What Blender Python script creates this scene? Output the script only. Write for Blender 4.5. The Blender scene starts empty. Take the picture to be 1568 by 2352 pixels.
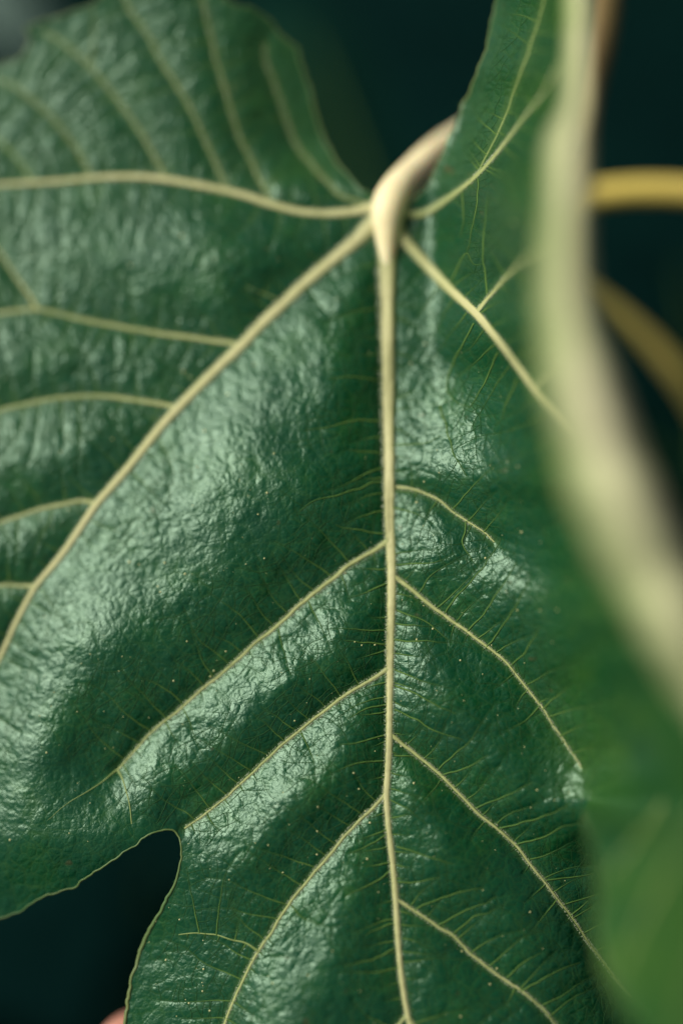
import bpy, math, random, time
T0 = time.time()
import numpy as np
from mathutils import Vector, Matrix

# ------------------------------------------------------------------ camera, sky, sun, exposure
random.seed(7); rng = np.random.default_rng(7)
scene = bpy.context.scene
col = scene.collection

FOCUS = 0.250                    # metres from lens to the focused part of the leaf
K = 0.100 / 1568.0               # metres on the leaf for one layout unit (frame = 1568 x 2352 units)
UPW = Vector((-0.40, 0.62, 0.675)).normalized()    # world up seen from the camera (x right, y up, z towards lens)
# world axes from the camera's axes
zc = UPW
yc = (Vector((0, 0, -1)) - zc * zc.dot(Vector((0, 0, -1)))).normalized()   # horizontal heading of the view
xc = yc.cross(zc)
CAMROT = Matrix((xc, yc, zc))    # camera-space vector -> world vector
TARGET = Vector((0, 0, 1.10))    # the focused point of the leaf in the world
CAMLOC = TARGET - CAMROT @ Vector((0, 0, -FOCUS))

cam_data = bpy.data.cameras.new('camera')
cam = bpy.data.objects.new('camera', cam_data); col.objects.link(cam)
cam.matrix_world = Matrix.Translation(CAMLOC) @ CAMROT.to_4x4()
cam_data.sensor_fit = 'VERTICAL'; cam_data.sensor_height = 36.0; cam_data.sensor_width = 24.0
cam_data.lens = 36.0 * FOCUS / (2352 * K)
cam_data.clip_start = 0.01; cam_data.clip_end = 200
cam_data.dof.use_dof = True
cam_data.dof.focus_distance = FOCUS
cam_data.dof.aperture_fstop = 1.9
scene.camera = cam

SUN_DIR = CAMROT @ Vector((-0.71, 0.46, 0.54)).normalized()       # towards the bright part of the sky
elev = math.asin(SUN_DIR.z); azim = math.atan2(SUN_DIR.x, SUN_DIR.y)
world = bpy.data.worlds.new('World'); scene.world = world; world.use_nodes = True
wn = world.node_tree
bg = wn.nodes['Background']
sky = wn.nodes.new('ShaderNodeTexSky'); sky.sky_type = 'NISHITA'; sky.sun_disc = False
sky.sun_elevation = elev; sky.sun_rotation = azim
sky.air_density = 1.0; sky.dust_density = 4.0; sky.ozone_density = 1.0
hsv = wn.nodes.new('ShaderNodeHueSaturation'); hsv.inputs['Saturation'].default_value = 0.3
wn.links.new(sky.outputs[0], hsv.inputs['Color']); wn.links.new(hsv.outputs[0], bg.inputs['Color'])
bg.inputs['Strength'].default_value = 0.05

sl = bpy.data.lights.new('sun', 'SUN'); sl.energy = 3.0; sl.angle = math.radians(30); sl.color = (1.0, 0.955, 0.87)
sun = bpy.data.objects.new('sun', sl); col.objects.link(sun)
sun.rotation_euler = SUN_DIR.to_track_quat('Z', 'Y').to_euler(); sun.location = (0, 0, 4)

vs = scene.view_settings
vs.view_transform = 'Standard'; vs.look = 'None'; vs.gamma = 1.0; vs.use_curve_mapping = False
vs.exposure = 0.50
scene.cycles.use_denoising = True

# ------------------------------------------------------------------ small helpers
R3 = np.array(CAMROT); C3 = np.array(CAMLOC)
def P(x, y, zmm):
    """layout units + millimetres towards the lens -> world metres (array in, array out)"""
    x = np.asarray(x, float); y = np.asarray(y, float); z = np.asarray(zmm, float) * 1e-3
    s = (FOCUS - z) / FOCUS
    c = np.stack([(x - 784) * K * s, (1176 - y) * K * s, -(FOCUS - z) + 0 * x], -1)
    return c @ R3.T + C3

def tag(o, label=None, cat=None, group=None, kind=None):
    for k, v in (('label', label), ('category', cat), ('group', group), ('kind', kind)):
        if v: o[k] = v
    return o
def empty(name, loc):
    o = bpy.data.objects.new(name, None); col.objects.link(o); o.location = loc; o.empty_display_size = 0.01
    return o
def mesh_obj(name, verts, faces, mat, parent=None, smooth=True, attrs=None):
    me = bpy.data.meshes.new(name)
    verts = np.asarray(verts, float)
    o = bpy.data.objects.new(name, me); col.objects.link(o)
    if parent is not None:
        o.parent = parent
        w = Vector(parent.location); q = parent.parent
        while q is not None: w += q.location; q = q.parent
        verts = verts - np.array(w)
    else:
        c = verts.mean(0); o.location = c; verts = verts - c
    if isinstance(faces, np.ndarray):
        nv = faces.shape[1]
        me.vertices.add(len(verts)); me.vertices.foreach_set('co', verts.ravel())
        me.loops.add(faces.size); me.loops.foreach_set('vertex_index', faces.ravel().astype(np.int32))
        me.polygons.add(len(faces)); me.polygons.foreach_set('loop_start', np.arange(0, faces.size, nv, dtype=np.int32))
        me.update(calc_edges=True)
    else:
        me.from_pydata(verts.tolist(), [], faces)
    if smooth: me.polygons.foreach_set('use_smooth', np.ones(len(me.polygons), bool))
    for k, (typ, arr) in (attrs or {}).items():
        a = me.attributes.new(k, typ, 'POINT')
        a.data.foreach_set('value' if typ == 'FLOAT' else 'vector', np.asarray(arr, np.float32).ravel())
    me.materials.append(mat); me.update()
    return o

def catmull(pts, step=6.0):
    p = np.asarray(pts, float)
    ext = np.vstack([2 * p[0] - p[1], p, 2 * p[-1] - p[-2]])
    out = []
    for i in range(len(p) - 1):
        a, b, c, d = ext[i:i + 4]
        n = max(2, int(np.hypot(*(c - b)[:2]) / step))
        t = np.linspace(0, 1, n, endpoint=False)[:, None]
        out.append(0.5 * (2 * b + (c - a) * t + (2 * a - 5 * b + 4 * c - d) * t ** 2 + (3 * b - a - 3 * c + d) * t ** 3))
    out.append(p[-1:])
    return np.vstack(out)

def sstep(a, b, x):
    t = np.clip((x - a) / (b - a), 0, 1); return t * t * (3 - 2 * t)

def vnoise(x, y, scale, seed):
    """smooth value noise on arrays, about -1..1"""
    r = np.random.default_rng(seed); N = 128
    g = r.uniform(-1, 1, (N, N))
    u = x / scale + 37.3; v = y / scale + 11.7
    i = np.floor(u).astype(int); j = np.floor(v).astype(int); fu = u - i; fv = v - j
    fu = fu * fu * fu * (fu * (fu * 6 - 15) + 10); fv = fv * fv * fv * (fv * (fv * 6 - 15) + 10)
    a = g[i % N, j % N]; b = g[(i + 1) % N, j % N]; c = g[i % N, (j + 1) % N]; d = g[(i + 1) % N, (j + 1) % N]
    return (a * (1 - fu) + b * fu) * (1 - fv) + (c * (1 - fu) + d * fu) * fv

# ------------------------------------------------------------------ materials
def new_mat(name):
    m = bpy.data.materials.new(name); m.use_nodes = True
    return m, m.node_tree, m.node_tree.nodes['Principled BSDF']
def N(t, kind, **kw):
    n = t.nodes.new(kind)
    for k, v in kw.items(): setattr(n, k, v)
    return n
def ramp(t, fac, stops):
    r = N(t, 'ShaderNodeValToRGB'); e = r.color_ramp.elements
    while len(e) < len(stops): e.new(0.5)
    for el, (p, c) in zip(e, stops): el.position = p; el.color = (*c, 1)
    t.links.new(fac, r.inputs[0]); return r.outputs[0]
def maprange(t, v, a, b, c, d):
    n = N(t, 'ShaderNodeMapRange'); n.clamp = True
    for k, x in zip(('From Min', 'From Max', 'To Min', 'To Max'), (a, b, c, d)): n.inputs[k].default_value = x
    t.links.new(v, n.inputs['Value']); return n.outputs[0]
def math_n(t, op, a, b):
    n = N(t, 'ShaderNodeMath', operation=op)
    for i, v in enumerate((a, b)):
        if isinstance(v, (int, float)): n.inputs[i].default_value = v
        else: t.links.new(v, n.inputs[i])
    return n.outputs[0]
def mixc(t, fac, a, b, mode='MIX'):
    n = N(t, 'ShaderNodeMix', data_type='RGBA', blend_type=mode)
    for i, v in ((0, fac), (6, a), (7, b)):
        if isinstance(v, (int, float)): n.inputs[i].default_value = v
        elif isinstance(v, tuple): n.inputs[i].default_value = (*v, 1)
        else: t.links.new(v, n.inputs[i])
    return n.outputs[2]
def noise_tex(t, vec, scale, detail=3.0, rough=0.55):
    n = N(t, 'ShaderNodeTexNoise'); n.inputs['Scale'].default_value = scale
    n.inputs['Detail'].default_value = detail; n.inputs['Roughness'].default_value = rough
    if vec is not None: t.links.new(vec, n.inputs['Vector'])
    return n.outputs['Fac']
def voro(t, vec, scale, feature='F1', rnd=1.0):
    n = N(t, 'ShaderNodeTexVoronoi', feature=feature); n.inputs['Scale'].default_value = scale
    n.inputs['Randomness'].default_value = rnd
    t.links.new(vec, n.inputs['Vector']); return n.outputs['Distance']

def blade_material():
    m, t, b = new_mat('fig leaf upper side')
    at = N(t, 'ShaderNodeAttribute', attribute_name='leaf_pos').outputs['Vector']
    vd = N(t, 'ShaderNodeAttribute', attribute_name='vein_dist').outputs['Fac']
    yl = N(t, 'ShaderNodeAttribute', attribute_name='pale').outputs['Fac']
    n1 = noise_tex(t, at, 0.7, 4); n2 = noise_tex(t, at, 4.0, 4)
    base = ramp(t, n1, [(0.30, (0.0006, 0.040, 0.017)), (0.55, (0.0012, 0.050, 0.016)), (0.75, (0.007, 0.068, 0.012))])
    base = mixc(t, maprange(t, n2, 0.35, 0.75, 0.0, 0.45), base, (0.003, 0.056, 0.018))
    base = mixc(t, yl, base, (0.030, 0.090, 0.013))
    near = maprange(t, vd, 0.0, 4.0, 0.14, 0.0)
    base = mixc(t, near, base, (0.085, 0.15, 0.022))
    md_ = N(t, 'ShaderNodeAttribute', attribute_name='main_dist').outputs['Fac']
    base = mixc(t, maprange(t, md_, 3.0, 17.0, 0.55, 0.0), base, (0.055, 0.115, 0.026))
    # tiny rusty spots
    sp = noise_tex(t, at, 1.6, 2)
    base = mixc(t, maprange(t, sp, 0.70, 0.78, 0.0, 0.5), base, (0.10, 0.055, 0.02))
    t.links.new(base, b.inputs['Base Color'])
    b.inputs['Specular IOR Level'].default_value = 0.60
    b.inputs['Specular Tint'].default_value = (0.72, 1.0, 0.76, 1)
    b.inputs['IOR'].default_value = 1.48
    t.links.new(maprange(t, n2, 0.3, 0.7, 0.29, 0.37), b.inputs['Roughness'])
    # fine relief: net of veinlets, granular skin
    wob = N(t, 'ShaderNodeMixRGB'); wob.blend_type = 'ADD'; wob.inputs[0].default_value = 0.06
    nc = N(t, 'ShaderNodeTexNoise'); nc.inputs['Scale'].default_value = 6.0; t.links.new(at, nc.inputs['Vector'])
    t.links.new(at, wob.inputs[1]); t.links.new(nc.outputs['Color'], wob.inputs[2])
    e0 = voro(t, wob.outputs[0], 1.9, 'DISTANCE_TO_EDGE'); e1 = voro(t, wob.outputs[0], 4.8, 'DISTANCE_TO_EDGE'); e2 = voro(t, wob.outputs[0], 10.5, 'DISTANCE_TO_EDGE')
    g = noise_tex(t, at, 15.0, 4, 0.6)
    net = math_n(t, 'MAXIMUM', maprange(t, e0, 0.0, 0.045, 0.20, 0.0), maprange(t, e1, 0.0, 0.075, 0.16, 0.0))
    net = math_n(t, 'MULTIPLY', net, maprange(t, n1, 0.35, 0.65, 0.45, 1.0))
    t.links.new(mixc(t, net, base, (0.075, 0.15, 0.022)), b.inputs['Base Color'])
    h = math_n(t, 'ADD', math_n(t, 'ADD', math_n(t, 'MULTIPLY', maprange(t, e0, 0.0, 0.22, 0.0, 1.0), 0.8), maprange(t, e1, 0.0, 0.34, 0.0, 1.0)),
               math_n(t, 'ADD', math_n(t, 'MULTIPLY', maprange(t, e2, 0.0, 0.32, 0.0, 1.0), 0.42), math_n(t, 'MULTIPLY', g, 0.45)))
    bp = N(t, 'ShaderNodeBump'); bp.inputs['Strength'].default_value = 1.0; bp.inputs['Distance'].default_value = 0.000046
    t.links.new(h, bp.inputs['Height']); t.links.new(bp.outputs[0], b.inputs['Normal'])
    # a little light comes through the blade
    out = t.nodes['Material Output']
    tr = N(t, 'ShaderNodeBsdfTranslucent'); tr.inputs['Color'].default_value = (0.05, 0.16, 0.02, 1)
    mx = N(t, 'ShaderNodeMixShader'); mx.inputs[0].default_value = 0.06
    t.links.new(b.outputs[0], mx.inputs[1]); t.links.new(tr.outputs[0], mx.inputs[2]); t.links.new(mx.outputs[0], out.inputs['Surface'])
    return m

def plain_material(name, c1, c2, scale, rough=0.5, bump=0.0, spec=0.4, sub=0.0):
    m, t, b = new_mat(name)
    tc = N(t, 'ShaderNodeTexCoord').outputs['Object']
    n = noise_tex(t, tc, scale, 4)
    t.links.new(mixc(t, maprange(t, n, 0.3, 0.7, 0, 1), c1, c2), b.inputs['Base Color'])
    b.inputs['Roughness'].default_value = rough; b.inputs['Specular IOR Level'].default_value = spec
    if sub:
        b.inputs['Subsurface Weight'].default_value = sub; b.inputs['Subsurface Radius'].default_value = (0.004, 0.002, 0.001)
        b.inputs['Subsurface Scale'].default_value = 0.5
    if bump:
        bp = N(t, 'ShaderNodeBump'); bp.inputs['Distance'].default_value = bump
        t.links.new(noise_tex(t, tc, scale * 4, 4), bp.inputs['Height']); t.links.new(bp.outputs[0], b.inputs['Normal'])
    return m

M_BLADE = blade_material()
def fine_material():
    m, t, b = new_mat('green veinlet')
    f = N(t, 'ShaderNodeAttribute', attribute_name='flank').outputs['Fac']
    n = noise_tex(t, N(t, 'ShaderNodeTexCoord').outputs['Object'], 200, 3)
    c = mixc(t, maprange(t, n, 0.3, 0.7, 0, 1), (0.085, 0.16, 0.034), (0.055, 0.12, 0.026))
    t.links.new(mixc(t, f, c, (0.012, 0.060, 0.016)), b.inputs['Base Color']); b.inputs['Roughness'].default_value = 0.7; b.inputs['Specular IOR Level'].default_value = 0.15
    return m
M_FINE = fine_material()
M_SPECK = plain_material('pale speck', (0.55, 0.53, 0.27), (0.35, 0.38, 0.15), 300, 0.5)
M_MARGIN = plain_material('leaf margin', (0.06, 0.13, 0.034), (0.12, 0.16, 0.045), 90, 0.5)
def under_material():
    m, t, b = new_mat('pale leaf underside')
    ac = N(t, 'ShaderNodeAttribute', attribute_name='across').outputs['Fac']
    tc = N(t, 'ShaderNodeTexCoord').outputs['Object']
    n = noise_tex(t, tc, 55, 5); n_ = noise_tex(t, tc, 160, 4)
    c = mixc(t, maprange(t, n, 0.35, 0.65, 0, 1), (0.58, 0.55, 0.34), (0.46, 0.47, 0.25))
    f = math_n(t, 'ADD', ac, math_n(t, 'MULTIPLY', math_n(t, 'SUBTRACT', n, 0.5), 0.5))
    c = mixc(t, maprange(t, f, 0.45, 1.0, 0.0, 0.9), c, (0.10, 0.18, 0.035))
    c = mixc(t, maprange(t, n_, 0.58, 0.72, 0.0, 0.35), c, (0.16, 0.22, 0.08))
    t.links.new(c, b.inputs['Base Color']); b.inputs['Roughness'].default_value = 0.6; b.inputs['Specular IOR Level'].default_value = 0.25
    bp = N(t, 'ShaderNodeBump'); bp.inputs['Distance'].default_value = 0.0003
    t.links.new(n_, bp.inputs['Height']); t.links.new(bp.outputs[0], b.inputs['Normal'])
    return m
M_UNDER = under_material()
M_PETIOLE = plain_material('cream petiole', (0.86, 0.75, 0.46), (0.80, 0.70, 0.40), 90, 0.5, 0.0001, 0.3, 0.35)
M_STEM = plain_material('ochre stem', (0.68, 0.52, 0.11), (0.58, 0.47, 0.10), 60, 0.5)
M_TWIG = plain_material('brown twig', (0.16, 0.10, 0.035), (0.24, 0.17, 0.05), 60, 0.7)
M_SKIN = plain_material('skin', (0.55, 0.27, 0.19), (0.50, 0.23, 0.16), 90, 0.5, 0.00008, 0.4, 0.15)
M_NAIL = plain_material('fingernail', (0.60, 0.36, 0.30), (0.55, 0.32, 0.26), 60, 0.3)
M_BGLEAF = plain_material('dark leaf', (0.0015, 0.018, 0.013), (0.003, 0.024, 0.015), 18, 0.7, 0.0006, 0.03)  # leaf green darkened to stand in for the shade inside the bush
M_BGPALE = plain_material('skylit leaf', (0.09, 0.15, 0.12), (0.10, 0.17, 0.14), 30, 0.45, 0.0004, 0.5)  # pale base colour stands in for skylight falling on this leaf
M_GROUND = plain_material('shade-darkened soil', (0.0010, 0.0060, 0.0060), (0.0022, 0.0095, 0.0080), 9, 0.95, 0.01, 0.0)  # deep shade over the soil is put into its near-black colour
M_UNDERG = plain_material('dark undergrowth', (0.0007, 0.010, 0.010), (0.0015, 0.016, 0.013), 7, 0.8, 0.0, 0.02)  # shade among the low leaves is part of this dark base colour

# ------------------------------------------------------------------ vein layout (layout units, half width)
MIDRIB = [(893,470),(888,560),(887,640),(888,720),(889,800),(890,880),(890,960),(892,1040),(893,1120),(894,1200),(897,1260),(899,1330),
          (898,1400),(896,1480),(895,1560),(894,1640),(893,1720),(889,1790),(887,1830),(892,1900),(901,1980),(908,2060),(912,2130),
          (918,2210),(928,2290),(940,2352),(960,2450),(985,2560),(1005,2680)]
L1 = [(885,485),(865,505),(820,550),(760,600),(700,650),(650,698),(600,745),(553,795),(500,845),(455,890),(408,938),(370,980),(330,1030),(290,1080),
      (255,1120),(222,1158),(190,1205),(160,1250),(130,1290),(100,1325),(80,1350),(55,1395),(30,1445),(10,1490),(-20,1550),(-70,1640),(-120,1740)]
L2 = [(885,472),(850,478),(800,487),(740,490),(680,484),(620,468),(560,448),(510,436),(440,422),(380,412),(320,406),(260,406),(200,410),(140,416),(70,420),(0,424),(-70,430),(-140,440)]
R1 = [(900,500),(920,540),(950,575),(990,620),(1030,662),(1090,718),(1125,760),(1160,805),(1200,860),(1230,905),(1260,945),(1290,990),(1330,1050),(1370,1115),(1410,1190)]
R2 = [(905,480),(940,492),(970,492),(1000,475),(1040,447),(1080,415),(1120,375),(1160,325),(1200,272),(1245,215),(1280,150)]
PRIM = {'midrib': (MIDRIB, [(0,31),(0.05,23),(0.10,19),(0.25,15),(0.37,12),(0.5,9.2),(0.62,8),(0.75,7.4),(0.84,6.5),(1,4)]),
        'L1': (L1, [(0,27),(0.06,18),(0.12,15.5),(0.25,14),(0.5,10.5),(0.68,8),(0.85,5.5),(1,3)]),
        'L2': (L2, [(0,20),(0.06,12),(0.15,9.5),(0.4,9),(0.6,7),(0.85,5),(1,3)]),
        'R1': (R1, [(0,24),(0.06,15),(0.12,13),(0.35,10.5),(0.6,7),(1,4)]),
        'R2': (R2, [(0,12),(0.25,6.5),(0.5,4.5),(0.75,2.5),(1,1.2)])}
SEC = [  # parent, points, half width start, end
 ('L1', [(553,795),(520,786),(450,777),(380,768),(310,757),(250,745),(190,733),(130,718),(85,710),(40,714),(0,718),(-60,724),(-130,735)], 6.0, 3.2),
 ('L1', [(85,710),(65,675),(40,640),(20,610),(0,580),(-50,530)], 3.6, 2.0),
 ('L1', [(410,937),(370,928),(310,918),(250,911),(200,910),(140,914),(80,924),(30,935),(0,942),(-70,960),(-150,990)], 5.4, 3.0),
 ('L1', [(222,1157),(195,1151),(160,1155),(110,1165),(60,1180),(0,1200),(-80,1235)], 5.0, 2.6),
 ('L1', [(82,1347),(50,1345),(0,1345),(-80,1365),(-140,1400)], 4.2, 2.4),
 ('L1', [(655,697),(630,685),(600,672),(560,655)], 2.6, 0.5),
 ('L2', [(625,466),(600,420),(575,365),(550,315),(530,250),(510,185),(495,135),(487,90),(470,20),(455,-40)], 4.2, 2.2),
 ('L2', [(522,437),(500,385),(480,340),(435,245),(400,185),(370,140),(350,100),(330,65),(300,25),(280,-20)], 4.4, 2.2),
 ('L2', [(382,412),(350,350),(325,305),(285,250),(255,210),(205,150),(170,120),(135,90),(100,75)], 4.4, 2.0),
 ('L2', [(205,148),(213,110),(215,75),(214,40),(214,15)], 2.4, 1.5),
 ('L2', [(210,409),(190,365),(160,320),(120,270),(75,230),(30,195),(-20,180)], 3.6, 1.8),
 ('L2', [(75,419),(55,385),(30,355),(0,325),(-50,290)], 3.0, 1.6),
 ('L2', [(860,472),(825,464),(783,450),(750,415),(700,360),(675,320),(650,250),(630,190),(612,145),(608,100)], 3.8, 2.0),
 ('midrib', [(892,1243),(850,1270),(800,1300),(750,1340),(700,1380),(650,1425),(590,1475),(540,1520),(500,1555),(450,1595),(400,1640),(350,1680),(300,1735),(270,1768)], 7.0, 2.6),
 ('midrib', [(270,1768),(235,1795),(200,1818),(150,1850),(110,1885)], 2.2, 0.4),
 ('midrib', [(270,1768),(285,1800),(297,1850),(302,1893)], 2.3, 1.4),
 ('midrib', [(892,1538),(850,1562),(800,1592),(760,1620),(700,1668),(650,1708),(600,1755),(550,1802),(520,1832),(480,1862),(450,1885),(424,1903)], 5.6, 3.0),
 ('midrib', [(888,1822),(850,1862),(800,1910),(760,1960),(720,2005),(680,2055),(650,2095),(620,2145),(590,2190),(560,2245),(535,2300),(515,2352),(495,2420),(470,2520)], 5.2, 2.6),
 ('midrib', [(592,2184),(570,2170),(540,2160),(480,2145),(445,2144),(410,2148)], 2.8, 1.6),
 ('midrib', [(936,2328),(905,2365),(860,2430),(810,2520),(770,2610)], 4.4, 2.4),
 ('midrib', [(897,1118),(950,1125),(1000,1145),(1040,1175),(1068,1195),(1110,1222),(1135,1245)], 4.0, 2.0),
 ('midrib', [(900,1320),(940,1350),(1000,1400),(1050,1435),(1110,1480),(1165,1525),(1200,1570),(1240,1620),(1275,1675),(1310,1725),(1335,1765)], 6.4, 1.2),
 ('midrib', [(895,1685),(950,1730),(1010,1780),(1050,1820),(1100,1870),(1145,1905),(1185,1945),(1220,1990),(1250,2025),(1280,2065),(1310,2105),(1340,2150),(1370,2190),(1400,2230),(1450,2290)], 5.2, 2.6),
 ('midrib', [(908,2066),(950,2092),(1000,2125),(1040,2150),(1080,2190),(1130,2230),(1170,2260),(1200,2278),(1240,2312),(1275,2352),(1320,2410),(1370,2490)], 4.6, 2.4),
 ('midrib', [(938,2340),(975,2385),(1030,2440),(1090,2510),(1140,2590)], 4.4, 2.2),
 ('R1', [(1090,720),(1110,695),(1140,660),(1175,622),(1205,595),(1235,575),(1260,562)], 5.0, 3.0),
 ('R1', [(1222,893),(1240,872),(1262,852),(1285,835)], 3.6, 2.4),
 ('R2', [(1078,416),(1095,395),(1110,370),(1140,310),(1165,250),(1190,180),(1215,110),(1235,50),(1248,0),(1262,-80)], 3.0, 2.0),
]
TRACED = [  # finer veins that can be followed in the picture
 [(890,875),(860,872),(820,866),(780,866),(750,872)], [(890,967),(855,967),(820,965),(790,970),(760,978),(700,990)],
 [(890,1103),(860,1108),(830,1120),(770,1140),(720,1152),(690,1175)], [(892,1040),(850,1038),(800,1036)],
 [(892,1225),(850,1222),(800,1214),(770,1205)],
 [(1087,742),(1062,790),(1037,841),(1027,875),(1025,897),(1050,925),(1078,936)], [(1142,809),(1119,862),(1095,910),(1078,938)],
 [(1031,660),(1051,613),(1072,581),(1087,607),(1110,607)], [(1116,678),(1110,607),(1110,549),(1113,500),(1119,455)],
 [(1060,430),(1063,470),(1063,505),(1056,545)], [(1095,404),(1095,455),(1085,510),(1078,560),(1072,581)],
 [(905,1022),(950,1020),(985,1015),(1010,1000)], [(905,918),(930,910),(955,895)], [(1010,930),(1030,1000),(1040,1040),(1070,1090)],
 [(1068,1195),(1066,1225),(1062,1250),(1085,1290)], [(1185,872),(1165,920),(1150,960)],
 [(1012,1418),(1050,1370),(1100,1315),(1150,1240)], [(1072,1452),(1110,1410),(1150,1350),(1185,1290)], [(1118,1487),(1160,1430),(1190,1380),(1215,1330)],
 [(1172,1530),(1205,1495),(1240,1440)], [(1246,1628),(1275,1600),(1300,1580)],
 [(908,1400),(970,1425),(1030,1470)], [(905,1575),(945,1590),(1000,1620),(1045,1640)], [(905,1630),(950,1650),(1000,1680),(1060,1700)], [(905,1735),(950,1738),(1000,1742)],
 [(1010,1782),(1050,1770),(1080,1760),(1120,1735)], [(1090,1855),(1130,1840),(1170,1825),(1220,1800)], [(1145,1905),(1200,1890),(1260,1870),(1310,1845)],
 [(1185,1940),(1240,1925),(1290,1900),(1330,1890)], [(1250,2022),(1300,2016),(1362,2008)], [(1308,2103),(1330,2085),(1350,2070)],
 [(950,2092),(980,2075),(1050,2050),(1110,2040)], [(1005,2125),(1050,2100),(1100,2080),(1140,2060)], [(1040,2150),(1080,2110),(1140,2090)],
 [(1165,2245),(1200,2210),(1240,2190)], [(1195,2275),(1240,2255),(1280,2230),(1330,2210)], [(910,1945),(960,1960),(1040,1985)], [(912,2028),(960,2025),(1010,2015)],
 [(885,1480),(840,1475),(790,1472)], [(885,1690),(830,1705),(780,1712)], [(885,1620),(840,1630),(800,1650)], [(893,1915),(850,1940),(800,1960)], [(900,2000),(850,2030),(790,2060)],
 [(905,2180),(850,2205),(790,2220)], [(910,2120),(880,2128),(840,2150)],
]

def taper(curve, wts):
    d = np.r_[0, np.cumsum(np.hypot(*np.diff(curve, axis=0).T))]; t = d / d[-1]
    return np.interp(t, [a for a, _ in wts], [b for _, b in wts])

prim = {k: (lambda c: (c, taper(c, w)))(catmull(p)) for k, (p, w) in PRIM.items()}
sec = [(par, (lambda c: (c, np.linspace(a, b, len(c))))(catmull(p))) for par, p, a, b in SEC]

# ------------------------------------------------------------------ outline of the leaf (layout units)
MARG_TL = [(868,462),(850,446),(830,430),(800,405),(770,365),(745,320),(725,270),(715,220),(700,170),(686,125),(681,110),(668,103),(660,90),(648,84),(630,60),(605,35),(580,20),(555,17),(535,8),(515,-8),
           (470,-60),(400,-110),(330,-120),(270,-80),(240,-30),(222,2),(180,22),(120,42),(85,54),(64,62),(60,74),(69,88),(63,112),(50,130),(20,142),(0,152),(-40,170),(-90,215),
           (-120,290),(-150,360),(-190,430),(-175,520),(-200,620),(-230,700),(-200,820),(-240,960),(-215,1100),(-250,1250),(-225,1420),(-260,1600),(-210,1800),(-150,1960),(-90,2070),(-40,2110),
           (0,2108),(15,2108),(32,2098),(50,2089),(85,2069),(105,2056),(125,2050),(150,2044),(170,2036),(190,2019),(240,1991),(290,1956),(325,1934),(355,1911),(385,1905),(400,1908),(415,1934),(412,1989),
           (400,2029),(385,2059),(365,2094),(345,2129),(325,2174),(310,2229),(300,2274),(292,2309),(287,2350),(282,2450),(310,2560),(380,2650),(500,2710),(700,2740),
           (950,2745),(1200,2710),(1400,2640),(1500,2540),(1520,2400),(1500,2250),(1460,2100),(1420,1960),(1380,1880),(1348,1833)]
YS = 1833.0
MARG_FLAP = [(1348,1833),(1342,1870),(1346,1905),(1360,1960),(1372,2050),(1370,2130),(1378,2200),(1400,2260),(1432,2320),(1475,2380),(1540,2470),(1640,2540),(1710,2500),(1735,2350),(1735,2100),(1745,1833)]
MARG_TR = [(1352,-170),(1280,-172),(1205,-160),(1165,-120),(1145,-50),(1135,0),(1125,60),(1110,120),(1090,180),(1060,250),(1030,320),(1005,375),(985,420),(955,458),(925,474),(895,478),(868,462)]
XR = [(-180,1362),(0,1366),(200,1360),(400,1343),(600,1343),(740,1360),(890,1415),(990,1447),(1063,1480),(1176,1524),(1276,1568),(1400,1620),(1700,1720),(1900,1760),(2800,1760)]
XL = [(-180,1300),(0,1298),(200,1285),(400,1250),(600,1228),(800,1236),(1000,1268),(1176,1322),(1326,1390),(1486,1462),(1591,1534),(1700,1610),(1900,1720)]
ZC = [(-180,20),(0,24),(200,33),(450,44),(800,49),(1100,51),(1400,52),(1700,52),(1900,52),(2352,50),(2800,48)]
itp = lambda tab, y: np.interp(y, [a for a, _ in tab], [b for _, b in tab])
def xr(y):  # smooth right crest
    return sum(itp(XR, y + o) for o in (-60, -30, 0, 30, 60)) / 5
def xl(y):
    return sum(itp(XL, y + o) for o in (-60, -30, 0, 30, 60)) / 5

# ------------------------------------------------------------------ height of the blade
ZB = [(-300,-12.0),(0,-12.8),(470,-13.2),(900,-8),(1300,-3),(1700,0),(2000,2),(2352,5),(2800,7)]
def zbase(y):
    return sum(itp(ZB, y + o) for o in (-160, -80, 0, 80, 160)) / 5
ROWS_Y = np.array([-180, 0, 250, 500, 800, 1100, 1400, 1700, 1840], float)
TT = np.linspace(0, 1, 41)        # 0 at x = 890, 1 at the crest
def row(pts, y):
    xs = np.array([890] + [p[0] for p in pts] + [float(xr(np.array(y)))]); zs = np.array([float(zbase(np.array(y)))] + [p[1] for p in pts] + [itp(ZC, y)])
    xx = 890 + (xs[-1] - 890) * TT
    v = np.interp(xx, xs, zs)
    for _ in range(5): v[1:-1] = 0.25 * v[:-2] + 0.5 * v[1:-1] + 0.25 * v[2:]
    return v
RT = np.array([row(p, y) for p, y in (
  ([(1140,-14),(1190,-5),(1245,4),(1300,12)], -180), ([(1120,-12),(1180,-3),(1240,6),(1300,17)], 0), ([(1060,-10),(1130,-1.5),(1190,7),(1250,17),(1300,27)], 250),
  ([(1000,-12.3),(1050,-7),(1100,-0.5),(1170,11),(1230,23),(1290,35)], 500), ([(1000,-8.5),(1050,-5),(1105,0),(1190,9),(1250,20),(1310,36)], 800),
  ([(1000,-3.5),(1140,1),(1230,8),(1310,20),(1410,39)], 1100), ([(1050,-1),(1180,1.0),(1290,5.5),(1390,16),(1490,34)], 1400),
  ([(1100,0),(1230,0.8),(1320,3.2),(1420,11.5),(1530,32)], 1700), ([(1100,.8),(1250,1.5),(1345,3.6),(1430,10.5),(1550,29)], 1840))])
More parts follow.
